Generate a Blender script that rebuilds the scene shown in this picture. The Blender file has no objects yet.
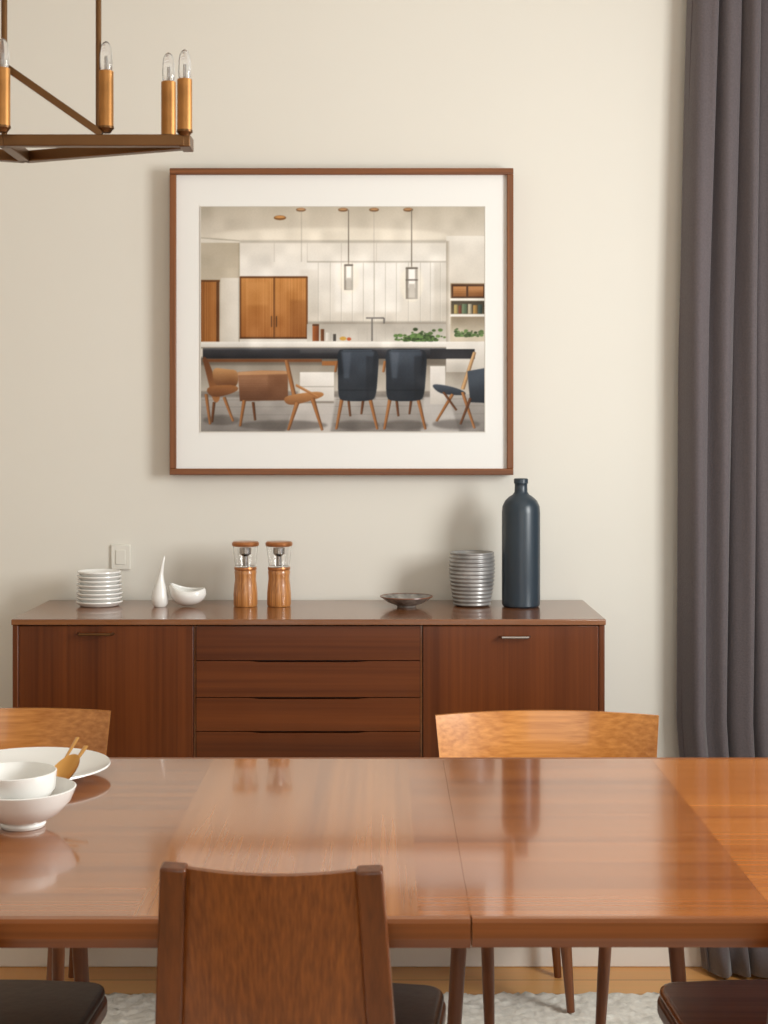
import bpy, bmesh, math, random
import numpy as np
from mathutils import Vector, Matrix
random.seed(4)
S = bpy.context.scene
COL = S.collection
F = 1500.0; HC = 1.32; YH = 430.0

# ------------------------------------------------------------------ helpers
def lin(c):
    c = c/255.0
    return c/12.92 if c <= 0.04045 else ((c+0.055)/1.055)**2.4
def rgb(r, g, b): return (lin(r), lin(g), lin(b), 1.0)

def new_mat(name):
    m = bpy.data.materials.new(name); m.use_nodes = True
    nt = m.node_tree; b = nt.nodes['Principled BSDF']
    return m, nt, b

def plain(name, col, rough=0.5, metal=0.0, noise=0.0, nscale=30, bump=0.0, coat=0.0, trans=0.0, spec=0.5, sheen=0.0):
    m, nt, b = new_mat(name)
    b.inputs['Base Color'].default_value = col
    b.inputs['Roughness'].default_value = rough
    b.inputs['Metallic'].default_value = metal
    b.inputs['Coat Weight'].default_value = coat
    b.inputs['Transmission Weight'].default_value = trans
    b.inputs['Specular IOR Level'].default_value = spec
    b.inputs['Sheen Weight'].default_value = sheen
    if noise > 0 or bump > 0:
        tc = nt.nodes.new('ShaderNodeTexCoord')
        n = nt.nodes.new('ShaderNodeTexNoise'); n.inputs['Scale'].default_value = nscale
        n.inputs['Detail'].default_value = 4
        nt.links.new(tc.outputs['Object'], n.inputs['Vector'])
        if noise > 0:
            r = nt.nodes.new('ShaderNodeValToRGB')
            r.color_ramp.elements[0].position = 0.3; r.color_ramp.elements[1].position = 0.7
            r.color_ramp.elements[0].color = tuple(c*(1-noise) for c in col[:3])+(1,)
            r.color_ramp.elements[1].color = tuple(min(1, c*(1+noise)) for c in col[:3])+(1,)
            nt.links.new(n.outputs['Fac'], r.inputs['Fac'])
            nt.links.new(r.outputs['Color'], b.inputs['Base Color'])
        if bump > 0:
            bp = nt.nodes.new('ShaderNodeBump'); bp.inputs['Strength'].default_value = bump
            bp.inputs['Distance'].default_value = 0.005
            nt.links.new(n.outputs['Fac'], bp.inputs['Height'])
            nt.links.new(bp.outputs['Normal'], b.inputs['Normal'])
    return m

def wood(name, dark, light, axis='X', rough=0.3, scale=1.0, coat=0.0, fine=0.5, spec=0.5, bump=0.03):
    m, nt, b = new_mat(name)
    tc = nt.nodes.new('ShaderNodeTexCoord')
    mp = nt.nodes.new('ShaderNodeMapping')
    a, l = 34*scale, 0.9*scale
    mp.inputs['Scale'].default_value = {'X': (l, a, a), 'Y': (a, l, a), 'Z': (a, a, l)}[axis]
    nt.links.new(tc.outputs['Object'], mp.inputs['Vector'])
    n1 = nt.nodes.new('ShaderNodeTexNoise'); n1.inputs['Scale'].default_value = 1.0
    n1.inputs['Detail'].default_value = 5; n1.inputs['Distortion'].default_value = 0.25
    nt.links.new(mp.outputs['Vector'], n1.inputs['Vector'])
    mp2 = nt.nodes.new('ShaderNodeMapping')
    a2, l2 = 190*scale, 2*scale
    mp2.inputs['Scale'].default_value = {'X': (l2, a2, a2), 'Y': (a2, l2, a2), 'Z': (a2, a2, l2)}[axis]
    nt.links.new(tc.outputs['Object'], mp2.inputs['Vector'])
    n2 = nt.nodes.new('ShaderNodeTexNoise'); n2.inputs['Scale'].default_value = 1.0
    n2.inputs['Detail'].default_value = 3
    nt.links.new(mp2.outputs['Vector'], n2.inputs['Vector'])
    mx = nt.nodes.new('ShaderNodeMix'); mx.data_type = 'FLOAT'; mx.inputs[0].default_value = fine
    nt.links.new(n1.outputs['Fac'], mx.inputs[2]); nt.links.new(n2.outputs['Fac'], mx.inputs[3])
    r = nt.nodes.new('ShaderNodeValToRGB')
    r.color_ramp.elements[0].position = 0.30; r.color_ramp.elements[0].color = dark
    r.color_ramp.elements[1].position = 0.70; r.color_ramp.elements[1].color = light
    nt.links.new(mx.outputs[0], r.inputs['Fac'])
    nt.links.new(r.outputs['Color'], b.inputs['Base Color'])
    b.inputs['Roughness'].default_value = rough
    b.inputs['Specular IOR Level'].default_value = spec
    b.inputs['Coat Weight'].default_value = coat
    b.inputs['Coat Roughness'].default_value = 0.06
    if bump > 0:
        bp = nt.nodes.new('ShaderNodeBump'); bp.inputs['Strength'].default_value = bump
        bp.inputs['Distance'].default_value = 0.001
        nt.links.new(n2.outputs['Fac'], bp.inputs['Height']); nt.links.new(bp.outputs['Normal'], b.inputs['Normal'])
    return m

def empty(name, loc=(0, 0, 0), rz=0.0):
    e = bpy.data.objects.new(name, None); e.location = loc; e.rotation_euler = (0, 0, rz)
    e.empty_display_size = 0.1
    COL.objects.link(e); return e

def mobj(name, verts, faces, mat=None, parent=None, smooth=False, loc=(0, 0, 0), angle=None):
    me = bpy.data.meshes.new(name); me.from_pydata([tuple(v) for v in verts], [], faces); me.update()
    bm = bmesh.new(); bm.from_mesh(me); bmesh.ops.recalc_face_normals(bm, faces=bm.faces); bm.to_mesh(me); bm.free()
    o = bpy.data.objects.new(name, me); o.location = loc
    COL.objects.link(o)
    if mat: me.materials.append(mat)
    if parent: o.parent = parent
    if smooth:
        for p in me.polygons: p.use_smooth = True
        if angle:
            me.set_sharp_from_angle(angle=math.radians(angle))
    return o

def bevel(o, w, seg=3):
    m = o.modifiers.new('bev', 'BEVEL'); m.width = w; m.segments = seg; m.limit_method = 'ANGLE'
    m.angle_limit = math.radians(35); m.harden_normals = False
    for p in o.data.polygons: p.use_smooth = True
    o.data.set_sharp_from_angle(angle=math.radians(50))
    return o

def box(name, x0, x1, y0, y1, z0, z1, mat, parent=None, bev=0.0, seg=2):
    v = [(x0, y0, z0), (x1, y0, z0), (x1, y1, z0), (x0, y1, z0), (x0, y0, z1), (x1, y0, z1), (x1, y1, z1), (x0, y1, z1)]
    f = [(0, 3, 2, 1), (4, 5, 6, 7), (0, 1, 5, 4), (1, 2, 6, 5), (2, 3, 7, 6), (3, 0, 4, 7)]
    o = mobj(name, v, f, mat, parent)
    if bev: bevel(o, bev, seg)
    return o

def lathe(name, prof, loc, mat, parent=None, seg=64, smooth=True, angle=40, sx=1, sy=1):
    v, f = [], []
    rings = []
    for (r, z) in prof:
        if r < 1e-6:
            rings.append([len(v)]); v.append((0, 0, z))
        else:
            rings.append(list(range(len(v), len(v)+seg)))
            for i in range(seg):
                a = 2*math.pi*i/seg; v.append((r*math.cos(a)*sx, r*math.sin(a)*sy, z))
    for a, b in zip(rings, rings[1:]):
        for i in range(seg):
            j = (i+1) % seg
            if len(a) == 1 and len(b) == 1: continue
            if len(a) == 1: f.append((a[0], b[i], b[j]))
            elif len(b) == 1: f.append((a[i], a[j], b[0]))
            else: f.append((a[i], a[j], b[j], b[i]))
    return mobj(name, v, f, mat, parent, smooth, loc, angle)

def sweep(name, pts, secs, mat, parent=None, round_=True, seg=16, up=(0, 1, 0), bev=0.0):
    """tapered bar through pts; secs=(half width, half depth) per point."""
    v, f = [], []
    n = len(pts); up = Vector(up)
    for k, p in enumerate(pts):
        p = Vector(p)
        t = (Vector(pts[min(k+1, n-1)])-Vector(pts[max(k-1, 0)])).normalized()
        a = t.cross(up)
        if a.length < 1e-4: a = t.cross(Vector((1, 0, 0)))
        a.normalize(); b = a.cross(t).normalized()
        w, d = secs[k]
        if round_:
            for i in range(seg):
                an = 2*math.pi*i/seg; v.append(p+a*math.cos(an)*w+b*math.sin(an)*d)
        else:
            for (i, j) in ((-1, -1), (1, -1), (1, 1), (-1, 1)): v.append(p+a*i*w+b*j*d)
    m = seg if round_ else 4
    for k in range(n-1):
        for i in range(m):
            j = (i+1) % m; f.append((k*m+i, k*m+j, (k+1)*m+j, (k+1)*m+i))
    f.append(tuple(range(m-1, -1, -1))); f.append(tuple((n-1)*m+i for i in range(m)))
    o = mobj(name, v, f, mat, parent, smooth=round_, angle=40 if round_ else None)
    if bev: bevel(o, bev)
    return o

def slab(name, outline, z0, z1, mat, parent=None, bev=0.005, seg=3):
    n = len(outline)
    v = [(x, y, z0) for x, y in outline]+[(x, y, z1) for x, y in outline]
    f = [tuple(range(n-1, -1, -1)), tuple(range(n, 2*n))]+[(i, (i+1) % n, n+(i+1) % n, n+i) for i in range(n)]
    o = mobj(name, v, f, mat, parent)
    if bev: bevel(o, bev, seg)
    return o

def seat_outline(wf, wb, d, y0=0.0, r=0.05, bow=0.02):
    pts = []
    corners = [(-wb/2, y0), (wb/2, y0), (wf/2, y0+d), (-wf/2, y0+d)]
    n = len(corners)
    for i in range(n):
        P = Vector(corners[i]); A = (Vector(corners[i-1])-P).normalized(); B = (Vector(corners[(i+1) % n])-P).normalized()
        rr = r*(0.5 if i < 2 else 1)
        s, e = P+A*rr, P+B*rr
        for k in range(7):
            t = k/6; q = s*(1-t)**2+P*2*t*(1-t)+e*t*t; pts.append((q.x, q.y))
        if i == 2:
            L = (P.x-rr, y0+d)
            for k in range(1, 8):
                t = k/8; x = L[0]*(1-2*t); pts.append((x, y0+d+bow*math.sin(math.pi*t)))
    return pts

# ------------------------------------------------------------------ materials
M_wall = plain('wall_paint', rgb(225, 221, 211), 0.85, noise=0.008, nscale=2, bump=0.02, spec=0.2)
M_ceil = plain('ceiling_paint', rgb(234, 233, 227), 0.9)
M_trim = plain('trim_paint', rgb(236, 231, 222), 0.5, noise=0.01)
M_tabA = wood('table_veneer_a', rgb(118, 62, 19), rgb(170, 102, 42), 'X', 0.14, 0.7, coat=0.6, fine=0.4, bump=0)
M_tabB = wood('table_veneer_b', rgb(140, 80, 30), rgb(180, 114, 54), 'Y', 0.14, 0.8, coat=0.6, fine=0.45, bump=0)
M_tabC = wood('table_veneer_c', rgb(118, 60, 17), rgb(168, 98, 38), 'X', 0.14, 0.6, coat=0.6, fine=0.4, bump=0)
M_tabD = wood('table_veneer_d', rgb(142, 76, 23), rgb(190, 116, 48), 'X', 0.14, 0.7, coat=0.6, fine=0.4, bump=0)
M_tabE = wood('table_edge_wood', rgb(100, 53, 21), rgb(142, 82, 37), 'X', 0.3, 0.8)
M_sbH = wood('sideboard_walnut_h', rgb(66, 29, 11), rgb(112, 58, 24), 'X', 0.34, 0.6, coat=0.08, fine=0.35, spec=0.3)
M_sbV = wood('sideboard_walnut_v', rgb(66, 29, 11), rgb(114, 59, 25), 'Z', 0.34, 0.6, coat=0.08, fine=0.35, spec=0.3)
M_sbT = wood('sideboard_top_wood', rgb(104, 60, 31), rgb(142, 90, 52), 'X', 0.22, 0.6, coat=0.4)
M_gap = plain('shadow_gap', rgb(40, 20, 11), 0.8)
M_chO = wood('chair_teak', rgb(166, 100, 40), rgb(216, 148, 78), 'X', 0.22, 0.8, coat=0.3, fine=0.6)
M_chD = wood('chair_walnut', rgb(92, 45, 15), rgb(142, 82, 34), 'Z', 0.3, 1.3, coat=0.15, fine=0.7)
M_chD2 = wood('chair_walnut_post', rgb(78, 39, 15), rgb(118, 64, 28), 'Z', 0.3, 1.0, coat=0.15)
M_leg = wood('leg_wood', rgb(86, 45, 20), rgb(126, 72, 36), 'Z', 0.35, 0.8)
M_seatwd = wood('seat_wood', rgb(118, 62, 27), rgb(164, 98, 48), 'X', 0.25, 0.8, coat=0.2)
M_seatblk = plain('seat_black_leather', rgb(28, 20, 18), 0.35, noise=0.15, nscale=60, bump=0.12)
M_seatbrn = plain('seat_brown_leather', rgb(60, 30, 18), 0.35, noise=0.15, nscale=60, bump=0.12)
M_frame = wood('frame_walnut', rgb(84, 45, 18), rgb(144, 86, 42), 'X', 0.35, 1.2)
M_mat = plain('mat_board', rgb(236, 235, 231), 0.8)
M_curt = plain('curtain_fabric', rgb(96, 88, 90), 0.8, noise=0.10, nscale=220, bump=0.2, spec=0.2, sheen=0.25)
M_brass = plain('aged_brass', rgb(112, 80, 50), 0.35, metal=0.85, noise=0.1, nscale=14)
M_gold = plain('candle_sleeve_brass', rgb(176, 124, 68), 0.45, metal=0.7, noise=0.2, nscale=22)
M_glass = plain('clear_glass', (1, 1, 1, 1), 0.02, trans=1.0)
M_bulb = plain('bulb_glass', (0.97, 0.97, 0.97, 1), 0.05, trans=0.9)
M_white = plain('white_porcelain', rgb(238, 236, 231), 0.25, coat=0.3)
M_navy = plain('navy_ceramic', rgb(42, 54, 64), 0.32, noise=0.06, nscale=12)
M_steel = plain('steel', rgb(170, 165, 160), 0.25, metal=1.0)
M_gray = plain('ribbed_glaze', rgb(150, 148, 146), 0.3, metal=0.4, noise=0.3, nscale=25)
M_dish = plain('dish_glaze', rgb(136, 130, 124), 0.2, metal=0.2, noise=0.6, nscale=45)
M_dishrim = plain('dish_rim', rgb(116, 72, 50), 0.3)
M_amber = wood('mill_wood', rgb(120, 66, 24), rgb(226, 158, 92), 'Z', 0.3, 2.4, coat=0.3)
M_copper = plain('mill_copper', rgb(180, 118, 72), 0.3, metal=0.6, noise=0.1)
M_gspoon = plain('serving_brass', rgb(214, 160, 88), 0.32, metal=0.65)

def floor_mat():
    m, nt, b = new_mat('oak_floor')
    tc = nt.nodes.new('ShaderNodeTexCoord')
    br = nt.nodes.new('ShaderNodeTexBrick'); br.offset = 0.37
    br.inputs['Scale'].default_value = 1.0
    br.inputs['Brick Width'].default_value = 1.3; br.inputs['Row Height'].default_value = 0.09
    br.inputs['Mortar Size'].default_value = 0.0015
    br.inputs['Color1'].default_value = rgb(238, 178, 108); br.inputs['Color2'].default_value = rgb(222, 156, 88)
    br.inputs['Mortar'].default_value = rgb(120, 80, 46)
    nt.links.new(tc.outputs['Object'], br.inputs['Vector'])
    mp = nt.nodes.new('ShaderNodeMapping'); mp.inputs['Scale'].default_value = (2.5, 60, 1)
    nt.links.new(tc.outputs['Object'], mp.inputs['Vector'])
    n = nt.nodes.new('ShaderNodeTexNoise'); n.inputs['Scale'].default_value = 1; n.inputs['Detail'].default_value = 5
    nt.links.new(mp.outputs['Vector'], n.inputs['Vector'])
    mx = nt.nodes.new('ShaderNodeMix'); mx.data_type = 'RGBA'; mx.blend_type = 'MULTIPLY'
    mx.inputs[0].default_value = 0.15
    nt.links.new(br.outputs['Color'], mx.inputs[6]); nt.links.new(n.outputs['Color'], mx.inputs[7])
    nt.links.new(mx.outputs[2], b.inputs['Base Color'])
    b.inputs['Roughness'].default_value = 0.35
    return m
M_floor = floor_mat()

# ------------------------------------------------------------------ room
XL, XR, YB, YF, ZC = -2.6, 1.6, 3.70, -2.4, 2.85
box('floor', XL-0.1, XR+0.1, YF-0.1, YB+0.1, -0.08, 0.0, M_floor)
box('ceiling', XL-0.1, XR+0.1, YF-0.1, YB+0.1, ZC, ZC+0.08, M_ceil)
box('wall_back', XL-0.1, XR+0.1, YB, YB+0.1, 0, ZC, M_wall)
box('wall_left', XL-0.1, XL, YF, YB, 0, ZC, M_wall)
box('wall_front', XL-0.1, XR+0.1, YF-0.1, YF, 0, ZC, M_wall)
WY0, WY1, WZ0, WZ1 = 0.2, 3.0, 0.35, 2.5
wr = empty('wall_right')
box('wall_right_near', XR, XR+0.1, YF, WY0, 0, ZC, M_wall, wr)
box('wall_right_far', XR, XR+0.1, WY1, YB, 0, ZC, M_wall, wr)
box('wall_right_sill', XR, XR+0.1, WY0, WY1, 0, WZ0, M_wall, wr)
box('wall_right_head', XR, XR+0.1, WY0, WY1, WZ1, ZC, M_wall, wr)
w1 = empty('window_1')
for i, (a, b_, c, d) in enumerate([(WY0, WY0+0.05, WZ0, WZ1), (WY1-0.05, WY1, WZ0, WZ1), ((WY0+WY1)/2-0.025, (WY0+WY1)/2+0.025, WZ0, WZ1),
                                  (WY0, WY1, WZ0, WZ0+0.05), (WY0, WY1, WZ1-0.05, WZ1)]):
    box('frame_%d' % (i+1), XR+0.02, XR+0.07, a, b_, c, d, M_trim, w1, 0.004)
box('baseboard_back', XL, XR, YB-0.016, YB, 0, 0.085, M_trim, None, 0.004)
box('baseboard_left', XL, XL+0.016, YF, YB-0.016, 0, 0.085, M_trim, None, 0.004)
box('baseboard_right', XR-0.016, XR, YF, YB-0.016, 0, 0.085, M_trim, None, 0.004)

# ------------------------------------------------------------------ rug (shag)
RX0, RX1, RY0, RY1 = -1.35, 1.25, 0.9, 3.50
nx, ny = 260, 260
rv, rf = [], []
for j in range(ny+1):
    for i in range(nx+1):
        x = RX0+(RX1-RX0)*i/nx; y = RY0+(RY1-RY0)*j/ny
        edge = i in (0, nx) or j in (0, ny)
        z = 0.001 if edge else 0.005+random.random()*0.008
        rv.append((x+random.uniform(-.004, .004), y+random.uniform(-.006, .006), z))
for j in range(ny):
    for i in range(nx):
        a = j*(nx+1)+i; rf.append((a, a+1, a+nx+2, a+nx+1))
M_rug = plain('rug_wool', rgb(236, 231, 220), 0.95, noise=0.12, nscale=60, bump=0.4, spec=0.1)
mobj('area_rug', rv, rf, M_rug, smooth=True)
ZR = 0.0132

# ------------------------------------------------------------------ sideboard
sb = empty('sideboard')
D = 3.31; k = D/F
def sx_(x): return (x-384)*k
def sz_(y): return HC-(y-YH)*k
SX0, SX1 = sx_(11), sx_(606); ZT = 0.902; ZB = 0.27
box('top', SX0, SX1, D, 3.690, ZT-0.013, ZT, M_sbT, sb, 0.002)
box('side_l', SX0+0.002, SX0+0.015, D+0.004, 3.682, ZB, ZT-0.013, M_sbV, sb, 0.002)
box('side_r', SX1-0.015, SX1-0.002, D+0.004, 3.682, ZB, ZT-0.013, M_sbV, sb, 0.002)
box('bottom', SX0+0.015, SX1-0.015, D+0.004, 3.682, ZB, ZB+0.016, M_sbH, sb, 0.002)
box('carcass_core', SX0+0.015, SX1-0.015, D+0.022, 3.68, ZB+0.016, ZT-0.013, M_gap, sb)
box('door_left', sx_(18), sx_(193), D+0.006, D+0.022, ZB+0.018, ZT-0.015, M_sbV, sb, 0.0015)
box('door_right', sx_(423), sx_(599), D+0.006, D+0.022, ZB+0.018, ZT-0.015, M_sbV, sb, 0.0015)
box('divider_l', sx_(193.6), sx_(195.2), D+0.010, D+0.022, ZB+0.018, ZT-0.015, M_sbT, sb)
box('divider_r', sx_(420.6), sx_(422.4), D+0.010, D+0.022, ZB+0.018, ZT-0.015, M_sbT, sb)
zs = [ZT-0.015, sz_(661), sz_(698), sz_(732), 0.50, ZB+0.018]
for i in range(5):
    z1, z0 = zs[i]-0.001, zs[i+1]+0.001
    x0, x1 = sx_(196), sx_(420)
    N = 60; top = []
    for j in range(N+1):
        t = j/N; x = x0+(x1-x0)*t
        s = max(0, min(1, (0.27-abs(t-0.5))/0.06))
        s = s*s*(3-2*s)
        top.append((x, z1-(0.0028*s if i > 0 else 0.0)))
    vv = []; ff = []
    for (x, z) in top:
        vv += [(x, D+0.006, z0), (x, D+0.006, z), (x, D+0.022, z+0.0), (x, D+0.022, z0)]
    for j in range(N):
        a = j*4; b2 = a+4
        ff += [(a, b2, b2+1, a+1), (a+1, b2+1, b2+2, a+2), (a+2, b2+2, b2+3, a+3), (a+3, b2+3, b2, a)]
    ff += [(0, 1, 2, 3), (N*4+3, N*4+2, N*4+1, N*4)]
    mobj('drawer_%d' % (i+1), vv, ff, M_sbH, sb)
def pull(nm, xa, xb, yy, mat):
    z = sz_(yy)
    sweep(nm, [(sx_(xa), D+0.006, z), (sx_(xa)+0.004, D-0.010, z), (sx_(xb)-0.004, D-0.010, z), (sx_(xb), D+0.006, z)],
          [(0.003, 0.003)]*4, mat, sb, up=(0, 0, 1), seg=10)
pull('handle_right', 500, 530, 637, M_steel)
pull('handle_left', 78, 113, 634, M_brass)
for i, (lx, ly) in enumerate([(SX0+0.09, D+0.06), (SX1-0.09, D+0.06), (SX0+0.09, 3.62), (SX1-0.09, 3.62)]):
    gz = ZR if ly < 3.5 else 0
    dx = -0.02 if lx < 0 else 0.02
    sweep('leg_%d' % (i+1), [(lx, ly, ZB+0.01), (lx+dx, ly, gz)], [(0.016, 0.016), (0.009, 0.009)], M_leg, sb)

# ------------------------------------------------------------------ things on the sideboard
ZS = ZT+0.0005
def X_at(px, d): return (px-384)*d/F
st = empty('plate_stack', (X_at(99.5, 3.57), 3.57, ZS))
z = 0
for i in range(8):
    r = 0.0550-0.0012*(i % 2)-0.0004*i
    lathe('plate_%d' % (i+1), [(0, z+.001), (r*0.80, z), (r*0.86, z+.002), (r, z+.0095), (r*0.99, z+.0125), (r*0.84, z+.006), (0, z+.005)], (0, 0, 0), M_white, st)
    z += 0.0100
sw = empty('wall_switch', (X_at(121, 3.70), 3.70, 1.32-127*3.7/F))
box('plate', -0.024, 0.024, -0.006, -0.0003, -0.031, 0.031, M_wall, sw, 0.002)
box('rocker', -0.012, 0.012, -0.008, -0.006, -0.018, 0.018, M_wall, sw, 0.001)
bp = [(0, 0), (.014, .0), (.0195, .008), (.0205, .022), (.017, .040), (.010, .058), (.0055, .076), (.0038, .096), (.003, .114), (0.001, .119), (0, .119)]
ov = lathe('bud_vase', bp, (X_at(160, 3.55), 3.55, ZS), M_white)
for v in ov.data.vertices:
    v.co.x += 0.55*max(0, v.co.z-0.05)**1.5
v, f = [], []
n, mrows = 48, 14
for j in range(mrows+1):
    t = j/mrows
    for i in range(n):
        a = 2*math.pi*i/n
        ph = t*math.pi*0.62
        R = 0.042*(1+0.10*math.cos(a-0.4))
        z = 0.029*(1-math.cos(ph))*(1.05+0.16*math.cos(a-math.pi*0.92)+0.12*math.cos(2*a)*t)
        v.append((R*math.sin(ph)*math.cos(a), 0.8*R*math.sin(ph)*math.sin(a), z+0.003))
for j in range(mrows):
    for i in range(n):
        i2 = (i+1) % n; f.append((j*n+i, j*n+i2, (j+1)*n+i2, (j+1)*n+i))
f.append(tuple(range(n)))
o = mobj('sauce_bowl', v, f, M_white, None, True, (X_at(186, 3.55), 3.55, ZS))
sm = o.modifiers.new('s', 'SOLIDIFY'); sm.thickness = 0.003; sm.offset = 0
for px in (245.5, 279):
    e = empty('pepper_mill', (X_at(px, 3.56), 3.56, ZS))
    lathe('body', [(0, 0), (.027, 0), (.0285, .004), (.0285, .030), (.0265, .052), (.0250, .064), (.0255, .074), (.0265, .082), (.0245, .086), (0, .086)], (0, 0, 0), M_amber, e)
    lathe('collar', [(0, .086), (.026, .086), (.027, .089), (.026, .093), (0, .093)], (0, 0, 0), M_copper, e)
    lathe('jar', [(0, .093), (.0245, .093), (.0305, .143), (.0290, .143), (.023, .096), (0, .096)], (0, 0, 0), M_glass, e)
    lathe('spindle', [(0, .096), (.006, .096), (.006, .118), (.014, .124), (.014, .138), (0, .138)], (0, 0, 0), M_steel, e)
    lathe('lid', [(0, .142), (.0305, .142), (.0322, .145), (.0322, .150), (.029, .153), (0, .1535)], (0, 0, 0), M_copper, e)
e = empty('glazed_dish', (X_at(406.5, 3.54), 3.54, ZS))
lathe('bowl', [(0, .001), (.022, 0), (.024, .004), (.045, .012), (.061, .024), (.0600, .0255), (.043, .015), (.022, .008), (0, .007)], (0, 0, 0), M_dish, e)
lathe('rim', [(.0598, .0232), (.0625, .024), (.0620, .0264), (.0595, .026), (.0598, .0232)], (0, 0, 0), M_dishrim, e)
pr = [(0, 0), (.038, 0), (.043, .003)]
H = .128
for i in range(0, 105):
    t = i/104; zz = 0.004+t*(H-0.006)
    base = 0.044+0.010*math.sin(min(1, t*1.35)*math.pi/2)
    if t > 0.8: base -= 0.002*(t-0.8)/0.2
    pr.append((base+0.0011*math.cos(t*2*math.pi*13), zz))
pr += [(.050, H), (.047, H-.002), (.044, .02), (0, .012)]
lathe('ribbed_vase', pr, (X_at(472, 3.57), 3.57, ZS), M_gray, angle=80)
lathe('ceramic_bottle', [(0, 0), (.041, 0), (.0448, .004), (.0453, .02), (.0453, .222), (.0440, .237), (.038, .250), (.029, .259), (.0195, .265), (.0155, .271), (.0150, .285),
                         (.0152, .290), (.0170, .292), (.0170, .301), (.0150, .303), (.011, .302), (.011, .27), (0, .27)], (X_at(521, 3.55), 3.55, ZS), M_navy)

# ------------------------------------------------------------------ framed picture
pic = empty('framed_picture')
DP = 3.655
def px_(x, d=DP): return (x-384)*d/F
def pz_(y, d=DP): return HC-(y-YH)*d/F
FX0, FX1, FZ1, FZ0 = px_(169.5), px_(513.5), pz_(168), pz_(475)
fw = 0.0155
y0, y1 = DP, YB-0.001
box('frame_top', FX0, FX1, y0, y1, FZ1-fw, FZ1, M_frame, pic, 0.0015)
box('frame_bottom', FX0, FX1, y0, y1, FZ0, FZ0+fw, M_frame, pic, 0.0015)
MfV = wood('frame_walnut_v', rgb(84, 45, 18), rgb(144, 86, 42), 'Z', 0.35, 1.2)
box('frame_left', FX0, FX0+fw, y0, y1, FZ0+fw, FZ1-fw, MfV, pic, 0.0015)
box('frame_right', FX1-fw, FX1, y0, y1, FZ0+fw, FZ1-fw, MfV, pic, 0.0015)
DM = DP+0.010
box('mat_board', FX0+fw, FX1-fw, DM+0.002, DM+0.008, FZ0+fw, FZ1-fw, M_mat, pic)

# --- the print: a flat photograph of a kitchen; drawn procedurally into a fine colour grid
SS = 2
AX0, AX1, AY0, AY1 = 201.0, 484.5, 207.0, 431.5
GW, GH = int((AX1-AX0)*SS), int((AY1-AY0)*SS)
IMG = np.zeros((GH, GW, 3)); IMG[:] = (224, 216, 203)
rng = np.random.default_rng(5)
def blur1(a, it=1):
    for _ in range(it):
        p = np.pad(a, 1, mode='edge')
        a = (p[:-2, 1:-1]+2*p[1:-1, 1:-1]+p[2:, 1:-1])/4
        p = np.pad(a, 1, mode='edge')
        a = (p[1:-1, :-2]+2*p[1:-1, 1:-1]+p[1:-1, 2:])/4
    return a
def chaikin(pts, it=2):
    for _ in range(it):
        q = []
        for i in range(len(pts)):
            a, b = pts[i], pts[(i+1) % len(pts)]
            q += [(a[0]*.75+b[0]*.25, a[1]*.75+b[1]*.25), (a[0]*.25+b[0]*.75, a[1]*.25+b[1]*.75)]
        pts = q
    return pts
def poly(c, pts, c2=None, dirn='v', soft=1, alpha=1.0, rnd=False, grain=0.0):
    if rnd: pts = chaikin(pts)
    P = np.array([((x-AX0)*SS, (y-AY0)*SS) for x, y in pts])
    pad = 2+soft*2
    x0 = int(max(0, math.floor(P[:, 0].min())-pad)); x1 = int(min(GW, math.ceil(P[:, 0].max())+pad))
    y0_ = int(max(0, math.floor(P[:, 1].min())-pad)); y1_ = int(min(GH, math.ceil(P[:, 1].max())+pad))
    if x1 <= x0 or y1_ <= y0_: return
    K = 3
    xs = x0+(np.arange((x1-x0)*K)+.5)/K; ys = y0_+(np.arange((y1_-y0_)*K)+.5)/K
    X, Y = np.meshgrid(xs, ys); ins = np.zeros(X.shape, bool)
    for i in range(len(P)):
        xa, ya = P[i]; xb, yb = P[(i+1) % len(P)]
        if ya == yb: continue
        cnd = ((Y < ya) != (Y < yb)) & (X < (xb-xa)*(Y-ya)/(yb-ya)+xa)
        ins ^= cnd
    m = ins.reshape(y1_-y0_, K, x1-x0, K).mean(axis=(1, 3))
    m = blur1(m, soft)*alpha
    col = np.zeros((y1_-y0_, x1-x0, 3)); col[:] = c
    if c2 is not None:
        if dirn == 'v':
            t = np.clip(((np.arange(y0_, y1_)+.5)-P[:, 1].min())/max(1e-6, np.ptp(P[:, 1])), 0, 1)[:, None, None]
        else:
            t = np.clip(((np.arange(x0, x1)+.5)-P[:, 0].min())/max(1e-6, np.ptp(P[:, 0])), 0, 1)[None, :, None]
        col = np.array(c)*(1-t)+np.array(c2)*t+np.zeros_like(col)
    if grain > 0:
        g_ = rng.normal(0, 1, (1, x1-x0, 1)) if grain < 1 else rng.normal(0, 1, (y1_-y0_, 1, 1))
        g_ = g_*(grain % 1)*20
        col = col+g_
    IMG[y0_:y1_, x0:x1] = IMG[y0_:y1_, x0:x1]*(1-m[..., None])+col*m[..., None]
def rect(c, x0, y0_, x1, y1_, **kw): poly(c, [(x0, y0_), (x1, y0_), (x1, y1_), (x0, y1_)], **kw)
def line(c, x0, y0_, x1, y1_, w=1.0, w2=None, **kw):
    w2 = w if w2 is None else w2
    dx, dy = x1-x0, y1_-y0_; L = math.hypot(dx, dy); a, b_ = -dy/L, dx/L
    poly(c, [(x0+a*w/2, y0_+b_*w/2), (x1+a*w2/2, y1_+b_*w2/2), (x1-a*w2/2, y1_-b_*w2/2), (x0-a*w/2, y0_-b_*w/2)], **kw)
def ell(c, x, y, rx, ry, **kw): poly(c, [(x+rx*math.cos(a), y+ry*math.sin(a)) for a in [t*math.pi/10 for t in range(20)]], **kw)
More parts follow.
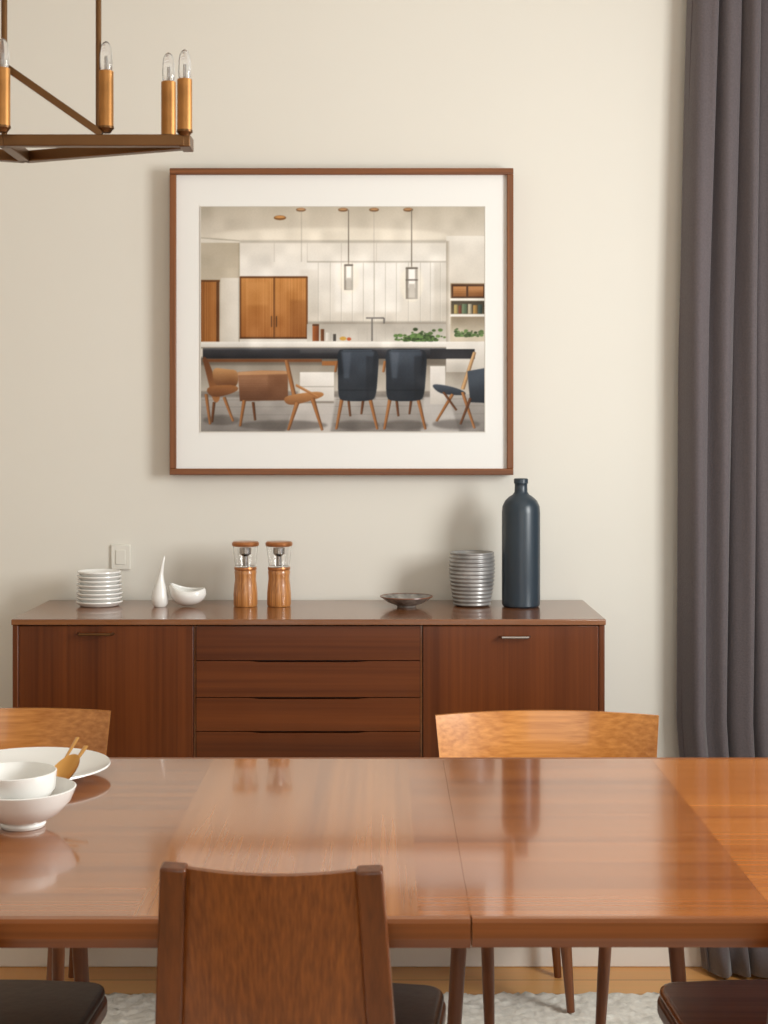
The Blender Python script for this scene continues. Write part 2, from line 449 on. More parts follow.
def leg(x0, y0_, x1, y1_, w, w2, c=(158, 104, 60)):
    line((c[0]*.66, c[1]*.62, c[2]*.56), x0+.5, y0_, x1+.5, y1_, w, w2)
    line(c, x0, y0_, x1, y1_, w*.7, w2*.7)
    line((min(255, c[0]*1.25), min(255, c[1]*1.3), min(255, c[2]*1.35)), x0-w*.2, y0_, x1-w2*.2, y1_, .7, .5, alpha=.7)
# ceiling / walls
rect((180, 170, 152), 196, 200, 490, 240, c2=(220, 211, 196))
ell((244, 236, 220), 330, 236, 120, 8, soft=14, alpha=.6)
poly((226, 219, 206), [(196, 238), (240, 241.5), (445, 241.5), (490, 236), (490, 250), (196, 250)], c2=(230, 224, 212))
line((160, 150, 132), 196, 237.6, 240, 241, 1.0, alpha=.7); line((160, 150, 132), 445, 241, 490, 235.6, 1.0, alpha=.7)
rect((190, 178, 156), 196, 243, 240, 348, c2=(214, 204, 188))
rect((210, 200, 182), 196, 243, 240, 268, c2=(184, 172, 152), dirn='h', alpha=.5, soft=4)
rect((150, 92, 40), 198, 281, 219, 346, c2=(180, 118, 60), dirn='h', grain=.3)
rect((90, 52, 22), 216.5, 281, 219.5, 346, soft=2); rect((120, 72, 32), 203, 281, 204, 346, alpha=.6)
rect((104, 62, 26), 198, 280, 220, 282)
rect((216, 208, 194), 221, 278, 240, 346, c2=(236, 230, 220), dirn='h')
rect((164, 154, 136), 238.6, 243, 240.4, 346, soft=2, alpha=.7)
# white bulkhead + tall cupboards
rect((228, 222, 211), 240, 241, 446, 278, c2=(244, 240, 233))
rect((176, 168, 154), 240, 240.4, 446, 243, soft=3, alpha=.7)
for xx in (274, 307, 341, 376, 411): rect((198, 191, 180), xx, 243, xx+.7, 262, alpha=.8)
rect((242, 238, 231), 307, 262, 447, 323, c2=(218, 211, 199))
rect((252, 249, 243), 335, 264, 400, 312, soft=14, alpha=.55)
rect((196, 188, 174), 300, 270, 318, 322, soft=8, alpha=.25); rect((190, 182, 168), 434, 262, 447, 322, soft=8, alpha=.4)
for xx in (318, 330, 341, 352, 363, 374, 385, 396, 408, 420, 430, 440):
    rect((184, 177, 165), xx, 262.5, xx+.7, 323, alpha=.8); rect((250, 247, 240), xx+.8, 262.5, xx+1.3, 323, alpha=.5)
rect((180, 172, 160), 307, 261.2, 447, 262.6, alpha=.8)
rect((156, 148, 136), 307, 321.5, 447, 327, soft=4, alpha=.85)
# wooden cabinet
rect((204, 142, 78), 240, 277, 307.5, 338.5, c2=(160, 98, 44), grain=.34)
rect((216, 154, 90), 246, 282, 268, 305, soft=10, alpha=.5); rect((120, 70, 30), 290, 300, 306, 336, soft=8, alpha=.3)
for xx in (240, 273.6, 306.4): rect((90, 52, 22), xx, 277, xx+1.2, 338.5)
rect((98, 58, 26), 240, 276.4, 307.5, 278.2); rect((80, 46, 20), 240, 337, 307.5, 339, soft=2)
rect((84, 52, 26), 271, 316, 272.1, 327); rect((84, 52, 26), 276, 316, 277.1, 327)
# backsplash
rect((184, 177, 166), 307, 324, 450, 342, c2=(216, 210, 200))
rect((228, 222, 212), 240, 339, 307, 344)
for xx in range(313, 448, 9): rect((176, 170, 160), xx, 326, xx+.5, 341, alpha=.4)
# right side shelf
rect((234, 228, 217), 446, 236, 490, 283, c2=(222, 214, 201))
rect((176, 166, 150), 446, 241, 449.5, 346, c2=(222, 214, 202), dirn='h')
rect((192, 176, 150), 450, 283, 490, 346, c2=(216, 203, 182))
rect((78, 48, 26), 451, 284, 490, 298.5, soft=2)
rect((200, 142, 88), 453, 286.5, 466, 296.5, c2=(138, 88, 46), grain=1.2); rect((190, 132, 80), 468, 286.5, 483, 296.5, c2=(130, 82, 42), grain=1.2)
rect((246, 242, 235), 450, 298.3, 490, 300.6)
rect((74, 66, 52), 451, 301, 490, 314.4, c2=(106, 94, 72))
for a_, b3, c3 in ((454, 457.5, (188, 168, 104)), (458.5, 461, (124, 66, 44)), (462, 467, (104, 124, 94)), (468, 471.5, (204, 194, 166)), (473, 477, (190, 150, 86)), (478, 482, (76, 94, 86))):
    rect(tuple(q*1.1 for q in c3), a_, 304+(a_ % 3)*.6, b3, 313.8, c2=tuple(q*.7 for q in c3), dirn='h')
rect((246, 242, 235), 450, 314.2, 490, 316.6)
rect((150, 136, 114), 451, 316.8, 490, 334, c2=(206, 195, 176))
# bench-top things
rect((176, 104, 56), 312.5, 325, 319, 341, c2=(112, 60, 30), dirn='h'); rect((90, 56, 34), 312.5, 324, 319, 326)
rect((140, 88, 52), 320.6, 329, 324.2, 341, c2=(90, 52, 30), dirn='h')
rect((242, 238, 230), 326, 332.5, 331, 341, c2=(190, 184, 174), dirn='h'); rect((92, 86, 80), 333, 334, 336, 341, c2=(60, 56, 52), dirn='h')
ell((206, 160, 70), 343, 338.5, 3.4, 2.0); ell((190, 90, 50), 349, 339, 2.2, 1.7)
line((96, 92, 88), 372, 341, 372, 318.5, 1.3); line((96, 92, 88), 366, 318, 384, 318, 1.4); line((96, 92, 88), 384, 318, 384, 323.5, 1.2)
random.seed(9)
for i in range(170):
    cx = random.gauss(419, 10); cy = 341-abs(random.gauss(0, 3.6)); r = random.uniform(0.6, 1.7); b0 = random.uniform(.55, 1.35)
    ell((82*b0, 108*b0, 60*b0), cx, cy, r*1.5, r)
for i in range(80):
    cx = random.uniform(455, 483); cy = 336-abs(random.gauss(0, 2.6)); r = random.uniform(0.5, 1.4); b0 = random.uniform(.55, 1.35)
    ell((84*b0, 108*b0, 62*b0), cx, cy, r*1.5, r)
# pendants
for x in (301, 343, 374, 408):
    ell((112, 80, 52), x, 210, 5, 1.9); ell((176, 134, 92), x, 209.4, 4, 1.1)
ell((120, 78, 38), 280, 218, 6.2, 2.3); ell((200, 144, 84), 280, 217.2, 5, 1.3)
line((132, 122, 108), 301.5, 210, 301.5, 262, .6, alpha=.5)
line((120, 110, 98), 348.5, 210, 348.5, 266, .9); line((150, 140, 128), 374, 210, 374, 318, .5, alpha=.6); line((120, 110, 98), 411.5, 210, 411.5, 268, .9)
ell((255, 246, 226), 348.5, 278, 11, 16, soft=8, alpha=.4); ell((255, 246, 226), 411.5, 284, 12, 18, soft=8, alpha=.4)
rect((142, 134, 124), 344.2, 265, 353, 290, c2=(188, 182, 172), dirn='h'); rect((254, 251, 245), 346, 266, 351.3, 280, soft=2); rect((204, 198, 188), 346, 278, 351.3, 289.5, soft=3); rect((110, 102, 92), 344.2, 264.4, 353, 266)
rect((134, 126, 116), 405.6, 268, 417.6, 299, c2=(182, 176, 166), dirn='h'); rect((255, 252, 247), 408.4, 269, 415, 288, soft=2); rect((204, 198, 188), 408.4, 284, 415, 298, soft=3); rect((104, 96, 88), 405.6, 279.4, 417.6, 280.6); rect((110, 102, 92), 405.6, 267.4, 417.6, 269)
# island body & floor
rect((148, 138, 124), 196, 358, 490, 398, c2=(206, 198, 186))
rect((100, 91, 80), 196, 357, 446, 365, soft=6, alpha=.7)
rect((176, 170, 163), 196, 394, 490, 436, c2=(132, 126, 121))
for yy in (400, 407, 415, 424): line((122, 116, 111), 196, yy, 490, yy-1.5, 0.5, alpha=.6)
poly((212, 206, 200), [(298, 396), (336, 396), (330, 434), (284, 434)], soft=6, alpha=.7)
poly((204, 199, 194), [(424, 396), (448, 396), (460, 434), (420, 434)], soft=6, alpha=.7)
rect((100, 92, 85), 201, 391, 298, 397, soft=4, alpha=.6); rect((100, 92, 85), 334, 391, 430, 397, soft=4, alpha=.6)
# worktops
rect((252, 249, 243), 196, 341.6, 474.5, 347.4, c2=(222, 217, 208))
rect((140, 132, 120), 196, 347, 474.5, 348.4, alpha=.8)
rect((64, 64, 68), 203, 348.2, 474.5, 358.6, c2=(28, 28, 32)); rect((104, 104, 108), 203, 348.4, 474.5, 349.6, alpha=.6)
rect((120, 118, 118), 300, 349, 350, 353, soft=5, alpha=.3)
poly((242, 237, 229), [(446, 343), (490, 341), (490, 372), (446, 372)], c2=(208, 201, 190)); rect((38, 38, 42), 430, 349, 474.5, 358.6)
rect((120, 70, 36), 203, 359, 322, 361.8, soft=2)
rect((246, 242, 236), 300, 372, 334, 402, c2=(212, 206, 198)); rect((184, 177, 168), 300, 386, 334, 387); rect((140, 132, 122), 300, 401, 334, 403, soft=2)
rect((166, 108, 60), 322, 361, 336, 365.4)
rect((240, 235, 228), 430, 366, 445, 404, c2=(204, 197, 188))
# shadows below chairs
for (a_, b3, yy) in ((203, 240, 420), (238, 328, 425), (334, 380, 425), (382, 428, 425), (432, 480, 424)):
    ell((84, 77, 72), (a_+b3)/2, yy, (b3-a_)/2, 5, soft=7, alpha=.6)
W1, W2, W3, NV_, NV2_ = (166, 110, 64), (104, 62, 34), (206, 154, 102), (33, 39, 47), (72, 81, 93)
# far-left chair
poly(W2, [(202, 356), (207, 357), (213, 372), (222, 398), (214, 405), (208, 380)], c2=W1, rnd=True)
poly(W3, [(212, 367), (226, 369), (239, 370), (238, 387), (226, 387), (214, 385)], c2=W2, rnd=True)
poly(W1, [(204, 386), (236, 384), (240, 391), (212, 399)], c2=W2, rnd=True)
leg(206, 394, 210, 424, 3, 2); leg(224, 397, 233, 421, 3, 2); leg(214, 402, 212, 422, 2.6, 1.8, W2)
# wide chair
poly((164, 116, 82), [(238, 372), (262, 370.5), (288, 371), (288, 400), (240, 401)], c2=(98, 62, 40), grain=1.15)
poly((196, 148, 106), [(238, 372), (262, 370.4), (288, 371), (288, 374), (238, 375)])
poly((110, 70, 44), [(268, 375), (288, 374), (288, 400), (268, 400)], soft=6, alpha=.45)
leg(286, 360, 296, 405, 3.6, 4.2)
poly((194, 138, 86), [(282, 397), (300, 393), (322, 391), (325, 396), (306, 402), (288, 406)], c2=(124, 78, 42), rnd=True)
leg(244, 400, 240, 426, 3.4, 2); leg(297, 402, 288, 430, 4.4, 2.2); leg(312, 398, 322, 430, 4.4, 2.2); leg(253, 402, 255, 420, 2.6, 1.8, W2)
line(W1, 296, 385, 318, 397, 2.4); line(W3, 296, 384.2, 318, 396.2, .8)
# two navy chairs
for ox in (0, 48):
    leg(342+ox, 396, 336+ox, 429, 3.6, 2); leg(369+ox, 396, 377+ox, 429, 3.6, 2)
    leg(348+ox, 398, 350+ox, 416, 2.4, 1.6, W2); leg(363+ox, 398, 361+ox, 414, 2.4, 1.6, W2)
    poly(NV_, [(337+ox, 350), (345+ox, 349), (370+ox, 349), (379+ox, 351), (378+ox, 372), (376+ox, 398), (368+ox, 401), (344+ox, 401), (338+ox, 398), (338+ox, 372)], rnd=True)
    poly(NV2_, [(341+ox, 351), (374+ox, 351), (371+ox, 386), (344+ox, 386)], c2=NV_, soft=5, alpha=.85)
    poly((102, 112, 126), [(343+ox, 352), (351+ox, 352), (349+ox, 378), (344+ox, 378)], soft=5, alpha=.4)
    poly((20, 24, 30), [(366+ox, 356), (377+ox, 356), (375+ox, 399), (366+ox, 399)], soft=5, alpha=.45)
    line((18, 22, 28), 339+ox, 390, 375+ox, 390, 1.0, soft=2)
    line((110, 120, 134), 343+ox, 350.4, 372+ox, 350.4, .7, alpha=.7)
    leg(336.5+ox, 361, 335+ox, 372, 2.2, 2)
# right chair
leg(474, 352, 462, 389, 3.0, 3.6, (200, 158, 112))
poly(NV2_, [(430, 383.5), (446, 385), (463, 390), (467, 395), (452, 395), (438, 393)], c2=NV_, rnd=True)
poly(NV2_, [(467, 371), (490, 367), (490, 403), (470, 402)], c2=NV_, rnd=False)
leg(452, 394, 436, 421, 3.0, 1.9); leg(462, 392, 474, 428, 3.0, 1.9); leg(470, 398, 460, 424, 2.6, 1.8, W2); leg(443, 392, 456, 410, 2.0, 1.6, W2)
yy_, xx_ = np.mgrid[0:GH, 0:GW]
IMG *= (1-0.06*((xx_/GW-.5)**2*4)-0.03*(yy_/GH))[..., None]
gn = blur1(rng.normal(0, 1, (GH, GW)), 1); IMG += gn[..., None]*2.5
gl = rng.normal(0, 1, (GH//24+2, GW//24+2)); gl = np.kron(gl, np.ones((24, 24)))[:GH, :GW]; gl = blur1(gl, 60); IMG += gl[..., None]*6
IMG = np.clip(IMG, 0, 255)/255.0
LIN = np.where(IMG <= 0.04045, IMG/12.92, ((IMG+0.055)/1.055)**2.4)
ax0, ax1, az0, az1 = px_(AX0, DM), px_(AX1, DM), pz_(AY1, DM), pz_(AY0, DM)
xs = np.linspace(ax0, ax1, GW); zs_ = np.linspace(az1, az0, GH)
X, Z = np.meshgrid(xs, zs_)
co_ = np.stack([X, np.full_like(X, DM+0.0005), Z], -1).reshape(-1, 3)
idx = np.arange(GW*GH).reshape(GH, GW)
q = np.stack([idx[1:, :-1], idx[1:, 1:], idx[:-1, 1:], idx[:-1, :-1]], -1).reshape(-1, 4)
me = bpy.data.meshes.new('kitchen_print')
me.vertices.add(len(co_)); me.vertices.foreach_set('co', co_.ravel())
me.loops.add(q.size); me.loops.foreach_set('vertex_index', q.ravel().astype(np.int32))
me.polygons.add(len(q)); me.polygons.foreach_set('loop_start', np.arange(0, q.size, 4, dtype=np.int32))
me.update(calc_edges=True); me.validate()
ca = me.color_attributes.new('ink', 'FLOAT_COLOR', 'POINT')
ca.data.foreach_set('color', np.concatenate([LIN.reshape(-1, 3), np.ones((GW*GH, 1))], 1).ravel().astype(np.float32))
m, nt, b = new_mat('photo_print')
at = nt.nodes.new('ShaderNodeAttribute'); at.attribute_name = 'ink'
nt.links.new(at.outputs['Color'], b.inputs['Base Color']); b.inputs['Roughness'].default_value = 0.5; b.inputs['Specular IOR Level'].default_value = 0.25
me.materials.append(m)
po = bpy.data.objects.new('kitchen_print', me); COL.objects.link(po); po.parent = pic
lp = plain('mat_bevel', rgb(206, 200, 190), 0.8)
t_ = 0.0022
box('mat_lip_top', ax0-t_, ax1+t_, DM-0.0002, DM+0.002, az1, az1+t_, lp, pic); box('mat_lip_bottom', ax0-t_, ax1+t_, DM-0.0002, DM+0.002, az0-t_, az0, lp, pic)
box('mat_lip_left', ax0-t_, ax0, DM-0.0002, DM+0.002, az0, az1, lp, pic); box('mat_lip_right', ax1, ax1+t_, DM-0.0002, DM+0.002, az0, az1, lp, pic)

# ------------------------------------------------------------------ curtain
cv, cf = [], []
NX, NZ = 420, 40
ZCU = 2.72
for j in range(NZ+1):
    z = 0.012+(ZCU-0.012)*j/NZ
    pts = [(0.0, .775), (.35, .735), (.6, .710), (1.6, .720), (2.35, .738), (3.0, .755)]
    for a, b2 in zip(pts, pts[1:]):
        if a[0] <= z <= b2[0]:
            xl = a[1]+(b2[1]-a[1])*(z-a[0])/(b2[0]-a[0]); break
    for i in range(NX+1):
        u = i/NX
        x = xl+(1.52-xl)*u
        ph = u*2*math.pi*15
        amp = 0.040*(0.80+0.20*math.sin(u*37+1.3))
        wob = 0.35*math.sin(z*1.3+u*9)
        y = 3.618+amp*math.sin(ph+wob)+0.006*math.sin(2.7*ph+z*0.8)
        x += 0.014*math.cos(ph*1.0+wob+0.8)+0.003*math.sin(z*2+u*30)
        cv.append((x, y, z))
for j in range(NZ):
    for i in range(NX):
        a = j*(NX+1)+i; cf.append((a, a+1, a+NX+2, a+NX+1))
cur = mobj('curtain', cv, cf, M_curt, None, True)
sm = cur.modifiers.new('s', 'SOLIDIFY'); sm.thickness = 0.0025
rod = empty('curtain_rod')
sweep('rod', [(0.62, 3.615, 2.745), (1.56, 3.615, 2.745)], [(0.012, 0.012)]*2, M_brass, rod)
sweep('bracket', [(0.68, 3.615, 2.745), (0.68, 3.70, 2.745)], [(0.008, 0.008)]*2, M_brass, rod, up=(0, 0, 1))

# ------------------------------------------------------------------ dining table
tb = empty('dining_table')
TZ = 0.76; TT = 0.034; TF, TBK = 1.714, 2.568; TX0, TX1 = -0.86, 1.06
g = 0.0002
eb = 0.014
def tp(nm, x0, x1, y0_, y1_, m): box(nm, x0, x1, y0_, y1_, TZ-TT, TZ, m, tb)
tp('veneer_1', TX0, -0.290, TF+eb, TBK-eb, M_tabA)
tp('veneer_2', -0.290, 0.040, TF+eb, TBK-eb, M_tabB)
tp('veneer_3', 0.040, 0.1-g, TF+eb, TBK-eb, M_tabC)
tp('veneer_4', 0.1+g, 0.455, TF+eb, TBK-eb, M_tabC)
tp('veneer_5', 0.4552, TX1, TF+eb, TBK-eb, M_tabD)
def edge_band(nm, x0, x1, ya, yb, sgn):
    if sgn < 0: prof = [(yb, TZ), (ya+0.003, TZ), (ya, TZ-0.004), (ya+0.001, TZ-0.022), (ya+0.006, TZ-TT), (yb, TZ-TT)]
    else: prof = [(ya, TZ), (yb-0.003, TZ), (yb, TZ-0.004), (yb-0.001, TZ-0.022), (yb-0.006, TZ-TT), (ya, TZ-TT)]
    n = len(prof)
    v = [(x0, a, b) for a, b in prof]+[(x1, a, b) for a, b in prof]
    f = [tuple(range(n)), tuple(range(2*n-1, n-1, -1))]+[(i, (i+1) % n, n+(i+1) % n, n+i) for i in range(n)]
    mobj(nm, v, f, M_tabE, tb)
edge_band('edge_front_l', TX0, 0.1-0.001, TF, TF+eb, -1); edge_band('edge_front_r', 0.1+0.001, TX1, TF+0.002, TF+eb, -1)
edge_band('edge_back_l', TX0, 0.1-g, TBK-eb, TBK, 1); edge_band('edge_back_r', 0.1+g, TX1, TBK-eb, TBK, 1)
za = TZ-TT
box('apron_back', TX0+0.12, TX1-0.12, TBK-0.14, TBK-0.12, za-0.06, za, M_tabE, tb, 0.002)
box('apron_front', TX0+0.12, TX1-0.12, TF+0.24, TF+0.26, za-0.05, za, M_tabE, tb, 0.002)
box('apron_l', TX0+0.10, TX0+0.12, TF+0.24, TBK-0.12, za-0.06, za, M_tabE, tb, 0.002)
box('apron_r', TX1-0.12, TX1-0.10, TF+0.24, TBK-0.12, za-0.06, za, M_tabE, tb, 0.002)
for i, (lx, ly) in enumerate([(TX0+0.08, TF+0.10), (TX1-0.08, TF+0.10), (TX0+0.08, TBK-0.10), (TX1-0.08, TBK-0.10)]):
    sweep('leg_%d' % (i+1), [(lx, ly, za), (lx, ly, ZR)], [(0.030, 0.030), (0.017, 0.017)], M_leg, tb)

# ------------------------------------------------------------------ chairs
def legs(e, pts, r0=0.016, r1=0.009, zt=0.44):
    for i, (a, b2, c, d) in enumerate(pts):
        sweep('leg_%d' % (i+1), [(a, b2, zt), ((a+c)/2, (b2+d)/2, (zt+ZR)/2), (c, d, ZR)], [(r0, r0), ((r0+r1)/2+.001,)*2, (r1, r1)], M_leg, e)

def curved_chair(loc, rz, w=0.41, top=0.81):
    """local: sitter faces +Y, curved plywood backrest at y=0"""
    e = empty('dining_chair', loc, rz)
    out = seat_outline(0.42, 0.35, 0.38, 0.02, 0.06)
    slab('seat', out, 0.462, 0.480, M_chO, e, 0.006)
    NU, NV_ = 36, 12; v = []; f = []; th = 0.010
    for s in (0, 1):
        for j in range(NV_+1):
            t = j/NV_
            for i in range(NU+1):
                u = -1+2*i/NU
                half = w/2*(0.94+0.06*t)
                a = u*0.62
                x = half*math.sin(a)/math.sin(0.62)
                y = 0.062*(1-math.cos(a))/(1-math.cos(0.62))
                y += -0.030*t
                zt = top+0.002*abs(u)**2
                zb = top-0.175+0.035*abs(u)**2.2
                z = zb+(zt-zb)*t
                v.append((x, y+th*s, z))
    K = (NU+1)*(NV_+1)
    def id_(s, j, i): return s*K+j*(NU+1)+i
    for j in range(NV_):
        for i in range(NU):
            f.append((id_(0, j, i), id_(0, j, i+1), id_(0, j+1, i+1), id_(0, j+1, i)))
            f.append((id_(1, j, i), id_(1, j+1, i), id_(1, j+1, i+1), id_(1, j, i+1)))
    for i in range(NU):
        f.append((id_(0, 0, i), id_(1, 0, i), id_(1, 0, i+1), id_(0, 0, i+1)))
        f.append((id_(0, NV_, i), id_(0, NV_, i+1), id_(1, NV_, i+1), id_(1, NV_, i)))
    for j in range(NV_):
        f.append((id_(0, j, 0), id_(0, j+1, 0), id_(1, j+1, 0), id_(1, j, 0)))
        f.append((id_(0, j, NU), id_(1, j, NU), id_(1, j+1, NU), id_(0, j+1, NU)))
    mobj('backrest', v, f, M_chO, e, True, angle=50)
    for s in (-1, 1):
        sweep('upright_%s' % ('l' if s < 0 else 'r'), [(s*0.12, 0.035, 0.465), (s*0.115, 0.012, 0.58), (s*0.11, -0.018, 0.70)], [(0.012, 0.009), (0.011, 0.008), (0.008, 0.005)], M_leg, e)
    legs(e, [(-0.12, 0.05, -0.105, -0.02), (0.12, 0.05, 0.105, -0.02), (-0.185, 0.36, -0.215, 0.40), (0.185, 0.36, 0.215, 0.40)], 0.014, 0.008, 0.465)
    return e

def slat_chair(loc, rz, seatmat, topw=0.247, botw=0.286, top=0.8375, seatw=0.36, sh=0.51):
    """local: sitter faces +Y; two stout posts with a bent panel between."""
    e = empty('dining_chair', loc, rz)
    out = seat_outline(seatw+0.02, seatw-0.05, 0.515, 0.03, 0.045, 0.012)
    slab('seat_frame', out, sh-0.040, sh-0.016, M_leg, e, 0.005)
    slab('seat_cushion', [(x*0.985, 0.26+(y-0.26)*0.985) for x, y in out], sh-0.016, sh, seatmat, e, 0.007, 4)
    for s in (-1, 1):
        xt, xb = s*(topw/2-0.015), s*(botw/2-0.015)
        sweep('post_%s' % ('l' if s < 0 else 'r'), [(xb, 0.050, sh-0.04), (xb*0.6+xt*0.4, 0.030, sh+0.13), (xt, -0.008, top)],
              [(0.016, 0.014), (0.0155, 0.013), (0.0145, 0.010)], M_chD2, e, round_=False, bev=0.003)
    NU, NV_ = 24, 10; v = []; f = []; th = 0.010
    for s in (0, 1):
        for j in range(NV_+1):
            t = j/NV_; z = sh+0.04+(top-0.003-sh-0.04)*t
            tt = (z-(sh-0.04))/(top-sh+0.04)
            half = (botw/2-0.028)*(1-tt)+(topw/2-0.028)*tt
            yc = 0.050-0.058*tt
            for i in range(NU+1):
                u = -1+2*i/NU
                zz = z-(0.003*(1-u*u) if j == NV_ else 0)
                v.append((half*u, yc-0.014*(1-u*u)+th*s-0.001, zz))
    K = (NU+1)*(NV_+1)
    def id_(s, j, i): return s*K+j*(NU+1)+i
    for j in range(NV_):
        for i in range(NU):
            f.append((id_(0, j, i), id_(0, j, i+1), id_(0, j+1, i+1), id_(0, j+1, i)))
            f.append((id_(1, j, i), id_(1, j+1, i), id_(1, j+1, i+1), id_(1, j, i+1)))
    for i in range(NU):
        f.append((id_(0, 0, i), id_(1, 0, i), id_(1, 0, i+1), id_(0, 0, i+1)))
        f.append((id_(0, NV_, i), id_(0, NV_, i+1), id_(1, NV_, i+1), id_(1, NV_, i)))
    for j in range(NV_):
        f.append((id_(0, j, 0), id_(0, j+1, 0), id_(1, j+1, 0), id_(1, j, 0)))
        f.append((id_(0, j, NU), id_(1, j, NU), id_(1, j+1, NU), id_(0, j+1, NU)))
    mobj('back_panel', v, f, M_chD, e, True, angle=50)
    w = seatw/2
    legs(e, [(-w+0.03, 0.06, -w+0.01, 0.0), (w-0.03, 0.06, w-0.01, 0.0), (-w+0.03, 0.49, -w+0.015, 0.52), (w-0.03, 0.49, w-0.015, 0.52)], 0.017, 0.010, sh-0.03)
    return e

curved_chair((0.317, 2.955, 0), math.pi, 0.434, 0.763)
curved_chair((-0.755, 2.955, 0), math.radians(186), 0.434, 0.767)
slat_chair((-0.124, 1.665, 0), math.radians(-3), M_seatbrn)
slat_chair((-0.575, 1.665, 0), math.radians(1), M_seatblk, seatw=0.35)
slat_chair((0.570, 1.665, 0), math.radians(-1), M_seatwd, seatw=0.35)

# ------------------------------------------------------------------ bowls on the table
z0 = TZ+0.0006
lathe('dinner_plate', [(0, .001), (.075, 0), (.080, .004), (.110, .010), (.132, .018), (.131, .0205), (.108, .013), (.078, .007), (0, .006)], (-0.575, 2.42, z0), M_white)
nb = empty('serving_bowl', (-0.510, 2.120, z0))
lathe('outer_bowl', [(0, .0), (.030, 0), (.032, .004), (.030, .007), (.050, .018), (.066, .035), (.074, .054), (.072, .055), (.062, .036), (.045, .020), (0, .013)], (0, 0, 0), M_white, nb)
nb2 = lathe('soup_bowl', [(0, .0), (.026, 0), (.028, .004), (.042, .012), (.056, .030), (.0585, .055), (.057, .056), (.053, .031), (.038, .015), (0, .010)], (-0.012, 0.0, 0.022), M_white, nb)
# brass servers leaning on the bowl (parts of the serving set)
sv = empty('salad_servers', (-0.470, 2.235, TZ))
sweep('spoon_handle', [(0.0, -0.02, 0.045), (0.004, 0.02, 0.058), (0.012, 0.07, 0.074)], [(0.0035, 0.002), (0.0025, 0.0015), (0.004, 0.0015)], M_gspoon, sv, up=(0, 0, 1))
v, f = [], []
for s in (0, 1):
    for j in range(13):
        for i in range(13):
            a = (i/12-0.5)*2; b2 = (j/12-0.5)*2
            x = a*math.sqrt(1-b2*b2/2)*0.018; y = b2*math.sqrt(1-a*a/2)*0.034
            zz = 0.008*((x/0.018)**2+(y/0.034)**2)+0.0015*s
            v.append((x, y, zz))
for j in range(12):
    for i in range(12):
        a = j*13+i; f.append((a, a+1, a+14, a+13)); f.append((169+a, 169+a+13, 169+a+14, 169+a+1))
bo = mobj('spoon_bowl', v, f, M_gspoon, sv, True)
bo.location = (0.0, -0.03, 0.052); bo.rotation_euler = (math.radians(38), math.radians(12), math.radians(-28))
sweep('fork_handle', [(-0.020, -0.04, 0.045), (-0.010, 0.03, 0.066), (-0.004, 0.085, 0.084)], [(0.0022, 0.0015), (0.0022, 0.0015), (0.0032, 0.0015)], M_gspoon, sv, up=(0, 0, 1))
for i, o_ in enumerate((-0.006, -0.002, 0.002, 0.006)):
    sweep('tine_%d' % (i+1), [(-0.020+o_*0.4, -0.04, 0.045), (-0.024+o_, -0.055, 0.042), (-0.026+o_, -0.080, 0.044)], [(0.0012, 0.001)]*3, M_gspoon, sv, up=(0, 0, 1), seg=6)

# ------------------------------------------------------------------ chandelier
ch = empty('chandelier', (-0.557, 2.22, 0))
cx, cy = -0.557, 2.22
def cp(px, py, d): return ((px-384)*d/F-cx, d-cy, HC-(py-YH)*d/F)
ZCH = cp(188, 141, 2.2)[2]
bs = 0.0085
xe = cp(185, 0, 2.2)[0]
def bar(nm, a, b2, s=bs, s2=None):
    sweep(nm, [a, b2], [(s, s2 or s)]*2, M_brass, ch, round_=False, up=(0, 0, 1), bev=0.0015)
A = (xe, -0.020, ZCH); B = (0.0, -0.02, ZCH); C = (-xe, -0.020, ZCH)
A2 = (xe, 0.0, ZCH); B2 = (0.0, 0.11, ZCH); C2 = (-xe, 0.0, ZCH)
bar('bar_near_r', A, B); bar('bar_near_l', B, C); bar('bar_far_r', A2, B2); bar('bar_far_l', B2, C2)
bar('end_r', (xe, -0.028, ZCH), (xe, 0.018, ZCH), 0.008, 0.0095); bar('end_l', (-xe, -0.028, ZCH), (-xe, 0.018, ZCH), 0.008, 0.0095)
bar('cross', B, B2)
ztop = ZC-0.02
xr = cp(98.5, 0, 2.2)[0]
for s in (-1, 1):
    sweep('rod_%s' % ('l' if s < 0 else 'r'), [(s*xr, -0.02, ZCH), (s*xr, -0.02, ztop)], [(0.0042, 0.0042)]*2, M_brass, ch)
    zb = cp(0, 66, 2.2)[2]
    sweep('brace_%s' % ('l' if s < 0 else 'r'), [(s*(xr+0.005), -0.02, ZCH+0.01), (0.0, -0.02, zb)], [(0.0052, 0.0052)]*2, M_brass, ch, round_=False)
sweep('stem', [(0, -0.02, ZCH), (0, -0.02, ztop)], [(0.0045, 0.0045)]*2, M_brass, ch)
box('canopy', -0.22, 0.22, -0.05, 0.03, ZC-0.025, ZC-0.0005, M_brass, ch, 0.004)
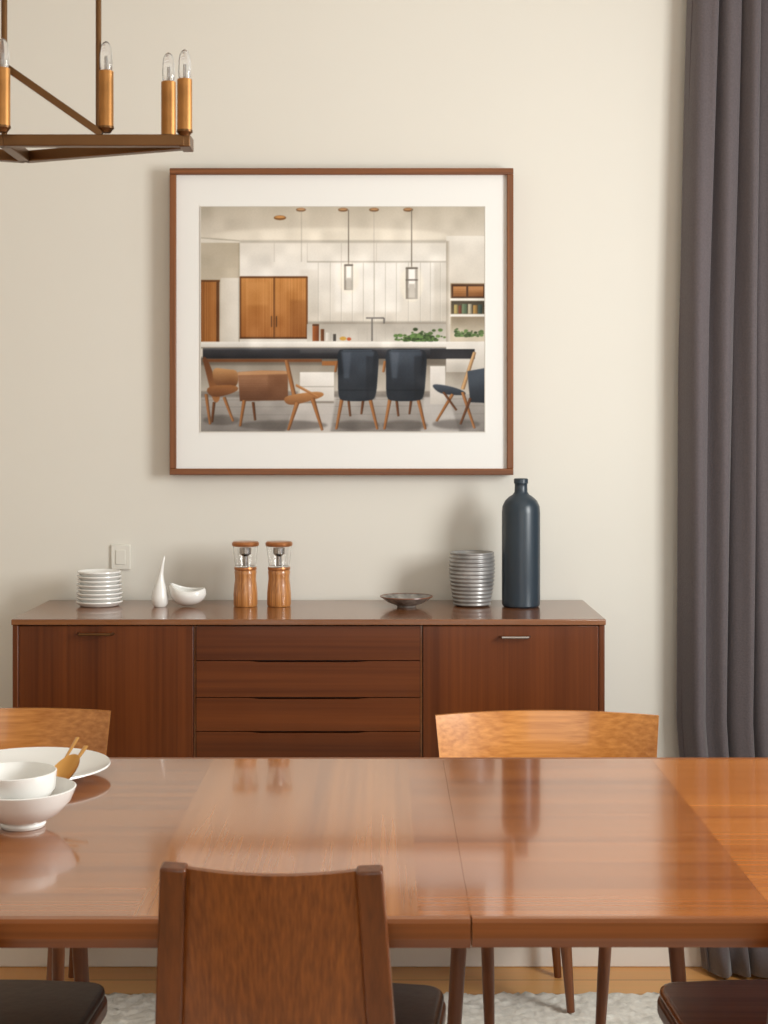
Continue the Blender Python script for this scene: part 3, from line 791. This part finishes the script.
def candle(i, x, y, zb, L=0.075):
    e = empty('candle_light_%d' % i, (x, y, zb)); e.parent = ch
    lathe('cup', [(0, 0), (.007, 0), (.0095, .004), (.0118, .006), (.0118, .009), (0, .009)], (0, 0, 0), M_brass, e, 24)
    lathe('sleeve', [(0, .008), (.0110, .008), (.0110, L), (.009, L+.001), (0, L+.001)], (0, 0, 0), M_gold, e, 24)
    lathe('bulb', [(.0070, L), (.0090, L+.004), (.0096, L+.012), (.0092, L+.026), (.0075, L+.036), (.0045, L+.042), (0, L+.045)], (0, 0, 0), M_bulb, e, 24)
    sweep('filament', [(0, 0, L), (0.0, 0, L+.022)], [(0.0015, 0.0015)]*2, M_steel, e, seg=6)
i = 1
for s in (-1, 1):
    candle(i, s*xe, -0.024, ZCH+0.006, 0.083); i += 1
    candle(i, s*(xe-0.029), 0.014, ZCH+0.006, 0.088); i += 1
    candle(i, s*cp(106, 0, 2.2)[0], -0.02, ZCH+0.012, 0.090); i += 1
candle(i, 0.0+0.004, -0.045, ZCH+0.008, 0.092)

# ------------------------------------------------------------------ lights
def area(name, loc, rot, sx, sy, e, col):
    l = bpy.data.lights.new(name, 'AREA'); l.shape = 'RECTANGLE'; l.size = sx; l.size_y = sy; l.energy = e; l.color = col
    o = bpy.data.objects.new(name, l); o.location = loc; o.rotation_euler = rot; COL.objects.link(o); return o
area('window_daylight', (XR-0.02, 2.0, 1.60), (0, math.radians(90), 0), 0.9, 0.8, 54, (0.98, 0.99, 0.965))
area('front_fill', (0.3, -2.2, 1.6), (math.radians(90), 0, 0), 3.0, 2.0, 34, (0.98, 0.99, 0.97))  # added fill lamp behind the camera; the wall there has no window
w = bpy.data.worlds.new('sky'); S.world = w; w.use_nodes = True
w.node_tree.nodes['Background'].inputs['Color'].default_value = (0.85, 0.92, 1.0, 1)
w.node_tree.nodes['Background'].inputs['Strength'].default_value = 0.9

# ------------------------------------------------------------------ camera
cam = bpy.data.cameras.new('camera'); co = bpy.data.objects.new('camera', cam); COL.objects.link(co)
co.location = (0, 0, HC); co.rotation_euler = (math.radians(90), 0, 0)
cam.sensor_fit = 'VERTICAL'; cam.sensor_height = 24; cam.lens = F/1024*24
cam.shift_y = -(512-YH)/1024
cam.dof.use_dof = True; cam.dof.focus_distance = 3.4; cam.dof.aperture_fstop = 9
cam.clip_start = 0.05
S.camera = co
S.view_settings.view_transform = 'Standard'
S.view_settings.look = 'None'
